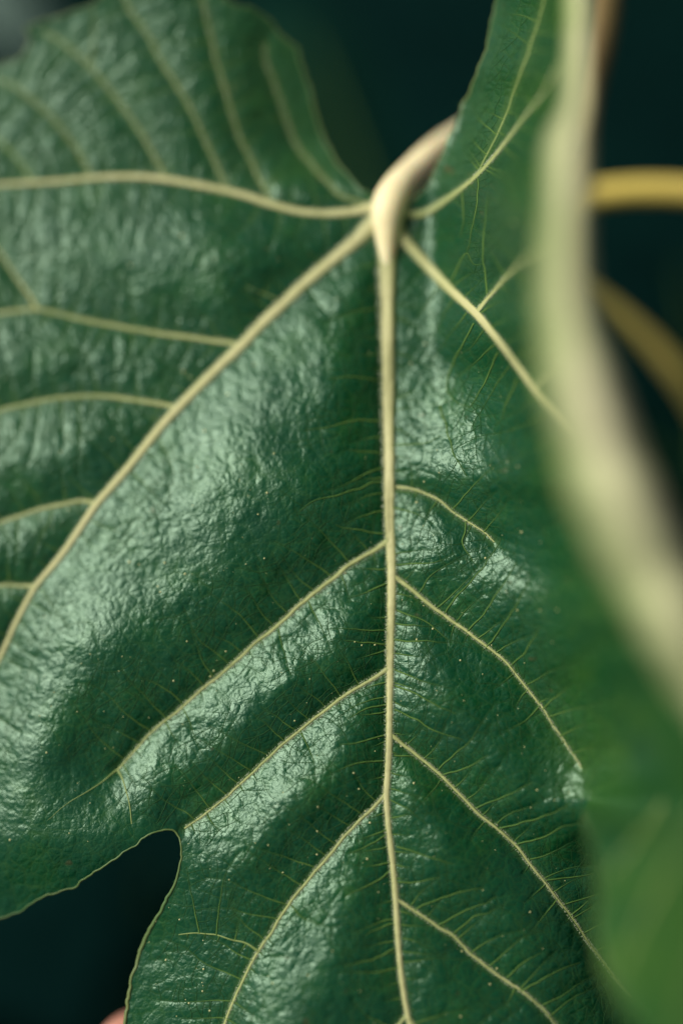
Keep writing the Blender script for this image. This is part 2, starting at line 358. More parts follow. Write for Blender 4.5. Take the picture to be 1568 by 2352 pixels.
def z_right(x, y):
    y2 = np.clip(y, ROWS_Y[0], ROWS_Y[-1])
    x = x + 14 * sstep(910, 1000, x) * vnoise(x * 0.35, y2, 105, 111)
    t = np.clip((x - 890) / (xr(y2) - 890), 0, 1.02)
    fi = np.clip(t * 40, 0, 39.999); i = fi.astype(int); f = fi - i
    j = np.clip(np.searchsorted(ROWS_Y, y2, side='right') - 1, 0, len(ROWS_Y) - 2)
    g = (y2 - ROWS_Y[j]) / (ROWS_Y[j + 1] - ROWS_Y[j]); g = g * g * (3 - 2 * g) * 0.5 + g * 0.5
    a = RT[j, i] * (1 - f) + RT[j, i + 1] * f; b = RT[j + 1, i] * (1 - f) + RT[j + 1, i + 1] * f
    return a * (1 - g) + b * g + (zbase(y) - zbase(y2)) * sstep(1300, 950, x)
def z_macro(x, y, flap=False):
    x = np.asarray(x, float); y = np.asarray(y, float)
    zb = zbase(y)
    left = np.clip((860 - x) / 860, 0, 2)
    zl = zb - (4.5 + 2.5 * sstep(900, 1700, y)) * left ** 1.4
    zl = zl - 5.0 * sstep(430, 800, x) * sstep(470, 300, y)
    zl = zl - 2.5 * sstep(430, 0, y) * left
    zl = zl - 5.0 * sstep(650, 280, x) * sstep(1900, 2200, y)        # lower lobe bends away at its left margin
    zr_ = z_right(x, y)
    if flap:
        up = sstep(1833, 1960, y)
        u_ = np.clip(x - 1330, 0, 500); zf = 27 + 7 * sstep(1900, 2400, y) + u_ * 0.036 + u_ ** 2 * 0.00022 + 0.7 * vnoise(x, y, 160, 91)
        zr_ = zr_ * (1 - up) + zf * up
    else:
        cl = zb - 1.2 * sstep(950, 1250, x) - 9 * sstep(1200, 1600, x)
        up = sstep(1833, 1990, y) * sstep(900, 1200, x)
        zr_ = zr_ * (1 - up) + cl * up
    return np.where(x < 890, zl, zr_)

GX0, GX1, GY0, GY1 = -270, 1760, -180, 2760
# coarse field: distance to main and side veins (gives the quilted, puckered relief)
CS = 5.0
cgx = np.arange(GX0, GX1 + CS, CS); cgy = np.arange(GY0, GY1 + CS, CS)
def dist_field(curves, gx, gy, R):
    D = np.full((len(gy), len(gx)), float(R)); st = gx[1] - gx[0]
    for c in curves:
        for a, b in zip(c[:-1], c[1:]):
            i0 = max(0, int((min(a[0], b[0]) - R - gx[0]) / st)); i1 = min(len(gx), int((max(a[0], b[0]) + R - gx[0]) / st) + 2)
            j0 = max(0, int((min(a[1], b[1]) - R - gy[0]) / st)); j1 = min(len(gy), int((max(a[1], b[1]) + R - gy[0]) / st) + 2)
            if i1 <= i0 or j1 <= j0: continue
            X = gx[None, i0:i1] - a[0]; Y = gy[j0:j1, None] - a[1]
            dx, dy = b - a; L = dx * dx + dy * dy + 1e-9
            t = np.clip((X * dx + Y * dy) / L, 0, 1)
            d = np.hypot(X - t * dx, Y - t * dy)
            s = D[j0:j1, i0:i1]; np.minimum(s, d, out=s)
    return D
def thin(c, n=3):
    return np.vstack([c[::n], c[-1:]])
main_curves = [thin(c, 4) for c, w in prim.values()] + [thin(c, 4) for _, (c, w) in sec if w[0] > 2.9]
DMID = dist_field([thin(prim['midrib'][0], 4)], cgx, cgy, 260)
DOTH = dist_field(main_curves[1:], cgx, cgy, 260)
DM = np.minimum(DMID, DOTH)
# between the midrib and the big left vein the blade swells up close to the midrib
DQ = np.minimum(DOTH, DMID * (1 + 0.6 * (sstep(1300, 950, cgy)[:, None] * (cgx < 892)[None])))
def gblur(A, s):
    r = int(3 * s); k = np.exp(-0.5 * (np.arange(-r, r + 1) / s) ** 2); k /= k.sum()
    for ax in (0, 1):
        B = np.pad(A, [(r, r) if i == ax else (0, 0) for i in (0, 1)], mode='edge')
        A = sum(k[i] * (B[i:i + A.shape[0]] if ax == 0 else B[:, i:i + A.shape[1]]) for i in range(2 * r + 1))
    return A
CX, CY = np.meshgrid(cgx, cgy)
# tent between veins, rounded on top
tent = 190 * np.tanh(DQ / 190)
soft = gblur(tent, 5.0)
wv = sstep(0, 30, DM)
QUILT = (tent * (1 - wv) + soft * wv)
QUILT = QUILT * (0.38 + 0.05 * vnoise(CX, CY, 260, 3))
QUILT += sstep(6, 60, DM) * (5.0 * vnoise(CX, CY, 120, 5) + 2.2 * vnoise(CX, CY, 52, 6))
QUILT *= (1 - 0.6 * sstep(480, 380, CY) * sstep(900, 800, CX)) * (1 - 0.8 * sstep(880, 900, CX) * sstep(1200, 950, CY))
QUILT *= (1 - 0.40 * sstep(1800, 2100, CY)) * (1 - 0.45 * sstep(650, 300, CX) * sstep(1350, 1100, CY - 0.5 * CX))
QUILT *= (1 - 0.65 * sstep(1120, 1300, CX) * sstep(1500, 1200, CY)) * (1 - 0.5 * sstep(1350, 1500, CX))
def bil(F, gx, gy, x, y):
    st = gx[1] - gx[0]
    u = np.clip((x - gx[0]) / st, 0, len(gx) - 1.001); v = np.clip((y - gy[0]) / st, 0, len(gy) - 1.001)
    i = u.astype(int); j = v.astype(int); fu = u - i; fv = v - j
    return (F[j, i] * (1 - fu) + F[j, i + 1] * fu) * (1 - fv) + (F[j + 1, i] * (1 - fu) + F[j + 1, i + 1] * fu) * fv

# ------------------------------------------------------------------ finer veins grown between the traced ones
def ragged(c, a=3.0):
    f = np.clip(np.minimum(np.arange(len(c)), np.arange(len(c))[::-1]) / 8.0, 0, 1)[:, None]
    return c + f * a * np.stack([vnoise(c[:, 0], c[:, 1], 26, 101) + 0.6 * vnoise(c[:, 0], c[:, 1], 11, 103), vnoise(c[:, 0], c[:, 1], 26, 102) + 0.6 * vnoise(c[:, 0], c[:, 1], 11, 104)], 1)
tl = ragged(catmull(MARG_TL, 5.0)); tr = ragged(catmull(MARG_TR, 5.0)); fl = ragged(catmull(MARG_FLAP, 5.0))
ry = np.arange(YS, -170, -12.0)
POLY1 = np.vstack([tl, [(1745, YS)], np.stack([xr(ry), ry], 1), tr])
POLY2 = np.vstack([fl])
def grid_inside(poly, xs, ys):
    """even-odd fill of a polygon sampled on a regular grid, row by row"""
    p = np.asarray(poly, float); q = np.roll(p, -1, 0); out = np.zeros((len(ys), len(xs)), bool)
    for j, y in enumerate(ys):
        m = (p[:, 1] > y) != (q[:, 1] > y)
        if not m.any(): continue
        a, b = p[m], q[m]
        c = np.sort(a[:, 0] + (y - a[:, 1]) * (b[:, 0] - a[:, 0]) / (b[:, 1] - a[:, 1]))
        out[j] = np.searchsorted(c, xs) % 2 == 1
    return out
INS = grid_inside(POLY1, cgx, cgy) | grid_inside(POLY2, cgx, cgy)
def inside(x, y):
    i = np.clip(np.rint((np.asarray(x) - cgx[0]) / CS).astype(int), 0, len(cgx) - 1); j = np.clip(np.rint((np.asarray(y) - cgy[0]) / CS).astype(int), 0, len(cgy) - 1)
    return INS[j, i]

fine = []          # (curve, w0, w1)
TRACED_TODO = TRACED
for c in []:
    cc = catmull(c, 7.0); cc = cc + np.stack([vnoise(cc[:, 0], cc[:, 1], 22, 21), vnoise(cc[:, 0], cc[:, 1], 22, 22)], 1) * 2.2
    fine.append((cc, 2.6, 1.2))
OC = 4.0; OCC = np.full((int((GY1 - GY0) / OC) + 4, int((GX1 - GX0) / OC) + 4), -1, np.int32); GID = [0]
def cell(q):
    return min(max(int((q[1] - GY0) / OC), 0), OCC.shape[0] - 1), min(max(int((q[0] - GX0) / OC), 0), OCC.shape[1] - 1)
def mark(pts, gid):
    for q in pts: OCC[cell(q)] = gid
    for q in 0.5 * (np.asarray(pts)[1:] + np.asarray(pts)[:-1]): OCC[cell(q)] = gid
def grow(p, ang, length, stepl=5.0, minD=6.0, wander=0.06, mother=-2):
    pts = [np.array(p, float)]; a = ang; L = 0; left = False
    while L < length:
        a += random.gauss(0, wander)
        q = pts[-1] + stepl * np.array([math.cos(a), math.sin(a)])
        d = DM[min(max(int((q[1] - GY0) / CS), 0), DM.shape[0] - 1), min(max(int((q[0] - GX0) / CS), 0), DM.shape[1] - 1)]
        if d > 14: left = True
        pts.append(q); L += stepl
        if left and d < minD: break
        oc = OCC[cell(q)]
        if oc >= 0 and oc != mother and L > 9: break
    GID[0] += 1; mark(pts, GID[0]); grow.gid = GID[0]
    return np.array(pts)
for c in TRACED_TODO:
    cc = catmull(c, 5.0); cc = cc + np.stack([vnoise(cc[:, 0], cc[:, 1], 22, 21), vnoise(cc[:, 0], cc[:, 1], 22, 22)], 1) * 2.2
    GID[0] += 1; mark(cc, GID[0]); fine.append((cc, 2.5, 1.1, GID[0]))
allv = [(c, w, 36 if k == 'midrib' else 48, k) for k, (c, w) in prim.items()] + [(c, w, 46, par + ' side') for par, (c, w) in sec if w[0] > 2.5]
for c, w, gap, kind in allv:
    d = np.r_[0, np.cumsum(np.hypot(*np.diff(c, axis=0).T))]
    for side in (-1, 1):
        s = random.uniform(25, 60)
        while s < d[-1] - 12:
            i = int(np.searchsorted(d, s)); i = min(max(i, 1), len(c) - 2)
            tg = c[i + 1] - c[i - 1]; ang = math.atan2(tg[1], tg[0]) + side * random.gauss(1.42, 0.07)
            if kind == 'midrib side':              # long rungs on the upper flank, short hooks on the lower one
                ln = random.uniform(90, 210) if math.sin(ang) < 0 else random.choice([10, 14, 18, 24, 60, 120])
            elif kind == 'midrib': ln = random.choice([22, 45, 80, 110, 150])
            elif kind == 'L1': ln = random.choice([20, 45, 80, 130])
            else: ln = random.uniform(70, 200)
            cur = grow(c[i], ang, ln); fine.append((cur, random.uniform(2.0, 2.8) if kind == 'midrib' else random.uniform(1.7, 2.2), 0.6, grow.gid)); s += gap * random.uniform(0.75, 1.3)
lo = 0
for width, prob, reach in ((1.0, 0.75, 75), (0.7, 0.6, 45)):
    hi = len(fine)
    for k in range(lo, hi):
        cur, gid = fine[k][0], fine[k][3]; i = random.choice([3, 4, 5])
        while i < len(cur) - 1:
            tg = cur[i] - cur[i - 1]
            for side in (-1, 1):
                if random.random() < prob:
                    q = grow(cur[i], math.atan2(tg[1], tg[0]) + side * random.gauss(1.45, 0.22), random.uniform(0.5, 1.0) * reach, 5.0, 6.0, 0.12, gid)
                    fine.append((q, width, width * 0.8, grow.gid))
            i += random.choice([3, 4, 5, 6])
    lo = hi
fine = [f for f in fine if len(f[0]) > 2 and f[0][:, 1].max() < 2680 and inside(f[0][-1:, 0], f[0][-1:, 1])[0] and inside(f[0][len(f[0])//2:len(f[0])//2+1, 0], f[0][len(f[0])//2:len(f[0])//2+1, 1])[0]]

# ------------------------------------------------------------------ blade grid
ST = 3.0
gx = np.arange(GX0, GX1 + ST, ST); gy = np.concatenate([np.arange(GY0, YS - 1, ST), np.arange(YS, GY1, ST)])
gyu = np.arange(GY0, GY1 + ST, ST)
DF1 = dist_field([f[0] for f in fine if f[1] > 1.3], gx, gyu, 24)
DF2 = dist_field([f[0] for f in fine if f[1] <= 1.3], gx, gyu, 12)
DFALL = np.minimum(np.minimum(np.minimum(DF1, DF2 + 1.5), 24), 1e9)
def micro(x, y):
    """relief in layout units on top of the large form"""
    q = bil(QUILT, cgx, cgy, x, y)
    dm = bil(DM, cgx, cgy, x, y)
    f1 = bil(DF1, gx, gyu, x, y); f2 = bil(DF2, gx, gyu, x, y)
    amp = sstep(4, 40, dm)
    m = 2.4 * (1 - np.exp(-f1 / 7.0)) + 1.0 * (1 - np.exp(-f2 / 4.0))
    m += 0.8 * vnoise(x, y, 21, 31) + 0.35 * vnoise(x, y, 10, 32)
    return q + m * (0.35 + 0.65 * amp)
MM = K * 1000
def zfull(x, y, flap=False):
    x = np.asarray(x, float); y = np.asarray(y, float)
    return z_macro(x, y, flap) + micro(x, y) * MM
flapcut = lambda x, y: (y > YS + 1) & (x > 1300)

def nearest_on(curve, pts):
    """nearest points on a polyline for a few points"""
    out = np.empty_like(pts); a = curve[:-1]; d = curve[1:] - a; L = (d ** 2).sum(1) + 1e-9
    for i, p in enumerate(pts):
        t = np.clip(((p - a) * d).sum(1) / L, 0, 1); q = a + t[:, None] * d
        k = ((q - p) ** 2).sum(1).argmin(); out[i] = q[k]
    return out
def build_grid(poly, flap, y0, y1, offset=0):
    ys = gy[(gy >= y0) & (gy <= y1)]
    X, Y = np.meshgrid(gx, ys)
    q = grid_inside(poly, 0.5 * (gx[1:] + gx[:-1]), 0.5 * (ys[1:] + ys[:-1]))
    idx = np.arange(X.size).reshape(X.shape)
    F = np.stack([idx[:-1, :-1], idx[1:, :-1], idx[1:, 1:], idx[:-1, 1:]], -1)[q]
    cnt = np.bincount(F.ravel(), minlength=X.size)
    used = cnt > 0; bnd = used & (cnt < 4)
    pts = np.stack([X.ravel(), Y.ravel()], 1)
    closed = np.vstack([poly, poly[:1]])
    bi = np.where(bnd)[0]; near = nearest_on(closed, pts[bi])
    ok = np.hypot(*(near - pts[bi]).T) < 2.2 * ST
    pts[bi[ok]] = near[ok]
    remap = np.full(X.size, -1); remap[used] = np.arange(used.sum())
    return pts[used], remap[F]
print('grown', len(fine), round(time.time() - T0, 1))
p1, f1 = build_grid(POLY1, False, GY0, GY1)
p2, f2 = build_grid(POLY2, True, YS, GY1)
z1 = zfull(p1[:, 0], p1[:, 1]); z2 = zfull(p2[:, 0], p2[:, 1], True)
pp = np.vstack([p1, p2]); zz = np.r_[z1, z2]; ff = np.vstack([f1, f2 + len(p1)])
verts = P(pp[:, 0], pp[:, 1], zz)

leaf_base = P(np.array(893.), np.array(475.), float(z_macro(893, 475)))
leaf = empty('fig_leaf', leaf_base)
tag(leaf, 'large glossy dark green lobed leaf with pale raised veins and one lobe curling up', 'leaf')
vdist = np.minimum(bil(DFALL, gx, gyu, pp[:, 0], pp[:, 1]), bil(DM, cgx, cgy, pp[:, 0], pp[:, 1]))
pale = 0.45 * sstep(1150, 1380, pp[:, 0]) + 0.25 * sstep(480, 380, pp[:, 1]) * sstep(400, 700, pp[:, 0])
fl_w = np.r_[np.zeros(len(p1)), np.ones(len(p2))]
pale = pale * (1 + 0.55 * vnoise(pp[:, 0], pp[:, 1], 95, 121) + 0.3 * vnoise(pp[:, 0], pp[:, 1], 40, 122))
pale = np.clip(np.maximum(pale * np.where((pp[:, 1] > YS) & (fl_w < 0.5), 0.0, 1), fl_w * (0.45 + 0.25 * sstep(1840, 2100, pp[:, 1])) * (1 + 0.55 * vnoise(pp[:, 0], pp[:, 1], 95, 121) + 0.3 * vnoise(pp[:, 0], pp[:, 1], 40, 122))), 0, 1)
mesh_obj('blade', verts, ff, M_BLADE, leaf, attrs={
    'leaf_pos': ('FLOAT_VECTOR', np.stack([pp[:, 0] / 100, pp[:, 1] / 100, 0 * zz], 1)), 'vein_dist': ('FLOAT', vdist), 'main_dist': ('FLOAT', np.maximum(bil(DM, cgx, cgy, pp[:, 0], pp[:, 1]), 0)), 'pale': ('FLOAT', pale)})

# ------------------------------------------------------------------ veins as raised ribs lying on the blade
def vein_material(name, top, top2, flank):
    m, t, b = new_mat(name)
    fl2 = N(t, 'ShaderNodeAttribute', attribute_name='flank').outputs['Fac']
    tc = N(t, 'ShaderNodeTexCoord').outputs['Object']
    n = noise_tex(t, tc, 170, 4); n_ = noise_tex(t, tc, 45, 3)
    c = mixc(t, maprange(t, n, 0.3, 0.7, 0, 1), top, top2)
    c = mixc(t, maprange(t, n_, 0.5, 0.75, 0, 0.55), c, flank)
    f = math_n(t, 'ADD', fl2, math_n(t, 'MULTIPLY', math_n(t, 'SUBTRACT', n, 0.5), 0.35))
    t.links.new(mixc(t, maprange(t, f, 0.50, 0.95, 0.0, 1.0), c, flank), b.inputs['Base Color'])
    b.inputs['Roughness'].default_value = 0.55; b.inputs['Specular IOR Level'].default_value = 0.3
    bp = N(t, 'ShaderNodeBump'); bp.inputs['Distance'].default_value = 0.0001
    t.links.new(noise_tex(t, tc, 700, 3), bp.inputs['Height']); t.links.new(bp.outputs[0], b.inputs['Normal'])
    return m
M_VEIN = vein_material('pale vein', (0.50, 0.48, 0.24), (0.44, 0.44, 0.20), (0.24, 0.29, 0.085))
M_VEIN2 = vein_material('pale green side vein', (0.38, 0.40, 0.17), (0.31, 0.35, 0.13), (0.12, 0.19, 0.045))
M_VEIN3 = vein_material('green side vein', (0.21, 0.27, 0.085), (0.16, 0.22, 0.065), (0.065, 0.13, 0.03))
def rib(curve, w, sides=10, lift=0.55, zf=None):
    """tube in layout space that follows the blade"""
    zf = zf or zfull
    c = np.asarray(curve, float); w = np.asarray(w, float)
    t = np.gradient(c, axis=0); t /= np.linalg.norm(t, axis=1)[:, None] + 1e-9
    n = np.stack([-t[:, 1], t[:, 0]], 1)
    th = np.linspace(0, 2 * math.pi, sides, endpoint=False)
    X = c[:, None, 0] + n[:, None, 0] * (w[:, None] * np.cos(th)); Y = c[:, None, 1] + n[:, None, 1] * (w[:, None] * np.cos(th))
    zc_ = zf(c[:, 0], c[:, 1])
    # follow the side slope of the large form only
    sl_ = z_macro(X, Y) - z_macro(c[:, 0], c[:, 1])[:, None]
    Z = zc_[:, None] + sl_ + w[:, None] * (0.60 * np.sin(th) + lift) * MM
    V = P(X, Y, Z).reshape(-1, 3); m = len(c)
    i = np.arange(m - 1)[:, None] * sides; k = np.arange(sides)[None]; k2 = (k + 1) % sides
    F = np.stack([i + k, i + k2, i + sides + k2, i + sides + k], -1).reshape(-1, 4)
    rib.flank = np.repeat(np.abs(np.cos(th))[None] * (np.sin(th) > -0.2)[None] + (np.sin(th) <= -0.2)[None], m, 0).ravel()
    return V, F
wig = lambda c, a, s, sd: c + np.stack([vnoise(c[:, 0], c[:, 1], s, sd), vnoise(c[:, 0], c[:, 1], s, sd + 1)], 1) * a
parents = {}
for k, (c, w) in prim.items():
    keep = inside(c[:, 0], c[:, 1]) & (c[:, 0] < xl(c[:, 1]) + 90); keep[:12] = True
    c2, w2 = c[keep], w[keep]
    w2 = w2 * (1.0 if k == 'midrib' else 0.92) * (1 + 0.07 * vnoise(c2[:, 0], c2[:, 1], 18, 41))
    V, F = rib(c2, w2, 16, 0.10)
    parents[k] = mesh_obj('midrib' if k == 'midrib' else 'lateral_vein', V, F, M_VEIN2 if k == 'R2' else M_VEIN, leaf, attrs={'flank': ('FLOAT', rib.flank)})
for j, (par, (c, w)) in enumerate(sec):
    keep = inside(c[:, 0], c[:, 1]); keep[0] = True
    if keep.sum() < 3: continue
    c2, w2 = wig(c[keep], 1.6, 30, 51), w[keep].copy()
    c2[0] = c[0]
    fl_ = 1 + 0.9 * np.exp(-np.arange(len(c2)) / 2.2)       # flare where it leaves the bigger vein
    w2 = w2 * (0.72 if par == 'L2' else 0.84) * fl_ * (1 + 0.10 * vnoise(c2[:, 0], c2[:, 1], 11, 43))
    V, F = rib(c2, w2, 12, 0.12)
    mesh_obj('side_vein', V, F, M_VEIN3 if par == 'L2' or w[0] < 3.2 else M_VEIN2, parents[par], attrs={'flank': ('FLOAT', rib.flank)})
VV, FF, n0 = [], [], 0
SD = 5; th5 = np.linspace(0, 2 * math.pi, SD, endpoint=False); TN = []
for c, a, b, _g in fine:
    t = np.gradient(c, axis=0); t /= np.linalg.norm(t, axis=1)[:, None] + 1e-9
    m = len(c); TN.append(np.c_[c, -t[:, 1], t[:, 0], np.linspace(a, b, m)])
    i = n0 + np.arange(m - 1)[:, None] * SD; k = np.arange(SD)[None]; k2 = (k + 1) % SD
    FF.append(np.stack([i + k, i + k2, i + SD + k2, i + SD + k], -1).reshape(-1, 4)); n0 += m * SD
TN = np.vstack(TN); wv5 = TN[:, 4:5]
X5 = TN[:, 0:1] + TN[:, 2:3] * wv5 * np.cos(th5); Y5 = TN[:, 1:2] + TN[:, 3:4] * wv5 * np.cos(th5)
Z5 = zfull(TN[:, 0], TN[:, 1])[:, None] + z_macro(X5, Y5) - z_macro(TN[:, 0], TN[:, 1])[:, None] + wv5 * (0.85 * np.sin(th5) + 0.25) * MM
o = mesh_obj('fine_veins', P(X5, Y5, Z5).reshape(-1, 3), np.vstack(FF), M_FINE, leaf, attrs={'flank': ('FLOAT', np.repeat(np.clip((1.75 - TN[:, 4]) / 0.85, 0, 1), SD))}); o['kind'] = 'stuff'

# margin: thin pale rim round the blade
def rim(name, curve, w, zf):
    w = w + 2.0 * sstep(1935, 2100, curve[:, 1]) * sstep(430, 415, curve[:, 0]) * sstep(230, 290, curve[:, 0])
    V, F = rib(curve, w * (1 + 0.25 * vnoise(curve[:, 0], curve[:, 1], 40, 61)), 8, 0.15, zf)
    return mesh_obj(name, V, F, M_MARGIN, leaf)
rim('margin', tl, 1.9, lambda x, y: zfull(x, y))
rim('margin', tr, 1.9, lambda x, y: zfull(x, y))
def rib_flap():
    global z_macro
    zm = z_macro; z_macro = lambda x, y, f=False: zm(x, y, True)
    try:
        for path in ([(1600,1850),(1550,1960),(1480,2100),(1425,2230)], [(1700,2050),(1630,2200),(1570,2350),(1540,2450)], [(1520,1845),(1460,1930),(1395,2010)]):
            c = catmull(path); V, F = rib(c, np.linspace(5.5, 2.5, len(c)), 10, 0.0, lambda x, y: zfull(x, y, True))
            mesh_obj('side_vein', V, F, M_VEIN3, parents['R1'], attrs={'flank': ('FLOAT', rib.flank)})
        return rim('margin', fl[6:-30], 2.3, lambda x, y: zfull(x, y, True))
    finally: z_macro = zm
rib_flap()

# rolled right margin: pale underside turned over towards the lens
ty = np.arange(-175, 1900, 10.0); tt = np.linspace(0, 1, 17)
Yb, Tb = np.meshgrid(ty, tt, indexing='ij')
xa, xb = xr(Yb) + 2, xl(Yb)
Xb = xa + (xb - xa) * (Tb - 0.06 * np.sin(math.pi * Tb)) + (14 * vnoise(Yb, Tb * 0, 130, 71) + 6 * vnoise(Yb, Tb * 0, 45, 73)) * Tb
Zb = itp(ZC, Yb) + 5.5 * np.sin(math.pi * np.clip(Tb, 0, 1)) ** 0.8 - 5 * Tb + 1.6 * vnoise(Yb, Tb * 60, 90, 72)
top = P(Xb, Yb, Zb).reshape(-1, 3); bot = P(Xb, Yb, Zb - 0.45).reshape(-1, 3)
m, n = Yb.shape; ii = np.arange(m * n).reshape(m, n)
Ft = np.stack([ii[:-1, :-1], ii[1:, :-1], ii[1:, 1:], ii[:-1, 1:]], -1).reshape(-1, 4)
loop = np.r_[ii[0, :], ii[1:, -1], ii[-1, -2::-1], ii[-2:0:-1, 0]]; l2 = np.roll(loop, -1)
Fs = np.stack([loop, l2, l2 + m * n, loop + m * n], -1)
o = mesh_obj('rolled_margin', np.vstack([top, bot]), np.vstack([Ft, Ft[:, ::-1] + m * n, Fs]), M_UNDER, leaf, attrs={'across': ('FLOAT', np.tile(Tb.ravel(), 2))})
o['label'] = 'pale underside of the leaf edge rolled over'

# short pale hairs along the bigger veins
HV, HF, n0 = [], [], 0
for c, w in [prim[k] for k in prim] + [q for _, q in sec if q[1][0] > 3.0]:
    m = int(len(c) * 9); ii_ = rng.uniform(1, len(c) - 2, m); i0_ = ii_.astype(int); f_ = (ii_ - i0_)[:, None]
    p_ = c[i0_] * (1 - f_) + c[i0_ + 1] * f_; t_ = c[i0_ + 1] - c[i0_]; t_ /= np.linalg.norm(t_, axis=1)[:, None] + 1e-9
    sd_ = rng.choice([-1, 1], m)[:, None]; nn_ = np.stack([-t_[:, 1], t_[:, 0]], 1) * sd_
    w_ = w[i0_][:, None]; L_ = rng.uniform(3.5, 9.0, (m, 1)) * (0.6 + 0.05 * w_)
    a_ = p_ + nn_ * w_ * 0.8; d_ = nn_ * 0.8 + t_ * rng.normal(0, 0.7, (m, 1)); b_ = a_ + d_ * L_
    ok = inside(a_[:, 0], a_[:, 1]) & inside(b_[:, 0], b_[:, 1]) & (a_[:, 0] < xl(a_[:, 1])); a_, b_, t_, w_ = a_[ok], b_[ok], t_[ok], w_[ok][:, 0]
    za = zfull(a_[:, 0], a_[:, 1]) + 0.3 * w_ * MM; zb_ = zfull(b_[:, 0], b_[:, 1]) + rng.uniform(1.5, 6, len(b_)) * MM
    hw = 0.42
    V3 = np.stack([P(a_[:, 0] - t_[:, 0] * hw, a_[:, 1] - t_[:, 1] * hw, za), P(a_[:, 0] + t_[:, 0] * hw, a_[:, 1] + t_[:, 1] * hw, za), P(a_[:, 0], a_[:, 1], za + hw * MM), P(b_[:, 0], b_[:, 1], zb_)], 1)
    k_ = n0 + 4 * np.arange(len(a_))[:, None]
    HF.append(np.vstack([k_ + [0, 1, 3], k_ + [1, 2, 3], k_ + [2, 0, 3]])); HV.append(V3.reshape(-1, 3)); n0 += 4 * len(a_)
M_HAIR = plain_material('pale leaf hair', (0.50, 0.55, 0.38), (0.42, 0.48, 0.30), 200, 0.5)
o = mesh_obj('leaf_hairs', np.vstack(HV), np.vstack(HF), M_HAIR, leaf, smooth=False); o['kind'] = 'stuff'

# specks
VV, FF, n0 = [], [], 0
uv = [(math.cos(a), math.sin(a)) for a in np.linspace(0, 2 * math.pi, 7)[:-1]]
cnt = 0
while cnt < 430:
    x, y = random.uniform(-150, 1340), random.uniform(480, 2600)
    if random.random() > 0.35 + 0.65 * math.exp(-((x - 700) / 650) ** 2 - ((y - 1650) / 700) ** 2): continue
    if not inside(np.array([x]), np.array([y]))[0]: continue
    cnt += 1
    r = random.choice([0.9, 1.1, 1.4, 1.9, 3.0]) * random.uniform(0.8, 1.1)
    z0 = float(zfull(np.array([x]), np.array([y]))[0])
    ring = [(x + r * a, y + r * b, z0 - 0.3 * r * MM) for a, b in uv] + [(x + 0.6 * r * a, y + 0.6 * r * b, z0 + 0.55 * r * MM) for a, b in uv] + [(x, y, z0 + 0.8 * r * MM)]
    ring = np.array(ring); VV.append(P(ring[:, 0], ring[:, 1], ring[:, 2]))
    for k in range(6):
        k2 = (k + 1) % 6
        FF.append((n0 + k, n0 + k2, n0 + 6 + k2, n0 + 6 + k)); FF.append((n0 + 6 + k, n0 + 6 + k2, n0 + 12, n0 + 12))
    n0 += 13
FF = [f if f[2] != f[3] else f[:3] for f in FF]
o = mesh_obj('specks', np.vstack(VV), [tuple(int(i) for i in f) for f in FF], M_SPECK, leaf); o['kind'] = 'stuff'

# ------------------------------------------------------------------ round tubes through space
def tube(path, radii, sides=20, cap=True):
    p = np.asarray(path, float); m = len(p); r = np.asarray(radii, float)
    t = np.gradient(p, axis=0); t /= np.linalg.norm(t, axis=1)[:, None] + 1e-12
    n = np.cross(t[0], [0.3, 0.5, 0.8]); n /= np.linalg.norm(n)
    V = []
    th = np.linspace(0, 2 * math.pi, sides, endpoint=False)
    for i in range(m):
        n = n - t[i] * np.dot(n, t[i]); n /= np.linalg.norm(n); b = np.cross(t[i], n)
        V.append(p[i] + r[i] * (np.cos(th)[:, None] * n + np.sin(th)[:, None] * b))
    V = np.vstack(V); F = []
    for i in range(m - 1):
        for k in range(sides):
            k2 = (k + 1) % sides; F.append((i * sides + k, i * sides + k2, (i + 1) * sides + k2, (i + 1) * sides + k))
    if cap:
        F.append(tuple(range(sides))[::-1]); F.append(tuple(range((m - 1) * sides, m * sides)))
    return V, F
def tube3(pts, sides=20, step=8):
    """pts: x, y, z mm, radius (layout units)"""
    c = catmull(pts, step); s = (FOCUS - c[:, 2] * 1e-3) / FOCUS
    return tube(P(c[:, 0], c[:, 1], c[:, 2]), c[:, 3] * K * s, sides)
zj = float(z_macro(893, 475))
V, F = tube3([(888,660,zj+1.0,12),(888,590,zj+0.8,21),(889,535,zj+0.7,30),(890,495,zj+0.5,38),(898,462,zj-0.3,41),(918,428,zj-2.2,38),(950,394,zj-5,35),(988,358,zj-8,33),(1040,322,zj-13,31),(1120,285,zj-20,30),(1210,290,zj-25,31),(1290,330,zj-29,34)], 28)
mesh_obj('petiole', V, F, M_PETIOLE, leaf)

# ------------------------------------------------------------------ twig with two more stalks behind the leaf
tw = empty('fig_twig', P(np.array(1310.), np.array(700.), -52.))
tag(tw, 'brown fig twig with two yellow leaf stalks behind the curled lobe', 'twig')
V, F = tube3([(1470,-420,-41,34),(1420,-200,-41,34),(1388,-40,-41,35),(1368,90,-41,36),(1330,240,-42,37),(1300,400,-43,38),(1285,600,-44,40),(1290,800,-45,42),(1310,1050,-46,43),(1350,1300,-49,44),(1400,1700,-56,45),(1450,2200,-66,46),(1500,2800,-80,47),(1540,3500,-98,48)], 20)
mesh_obj('stem', V, F, M_TWIG, tw)
V, F = tube3([(1290,470,-43,36),(1340,452,-43,31),(1400,443,-42,29),(1480,437,-41,29),(1580,440,-39,30),(1700,455,-35,30),(1850,500,-27,31),(1980,570,-21,32)], 20)
mesh_obj('leaf_stalk', V, F, M_STEM, tw)
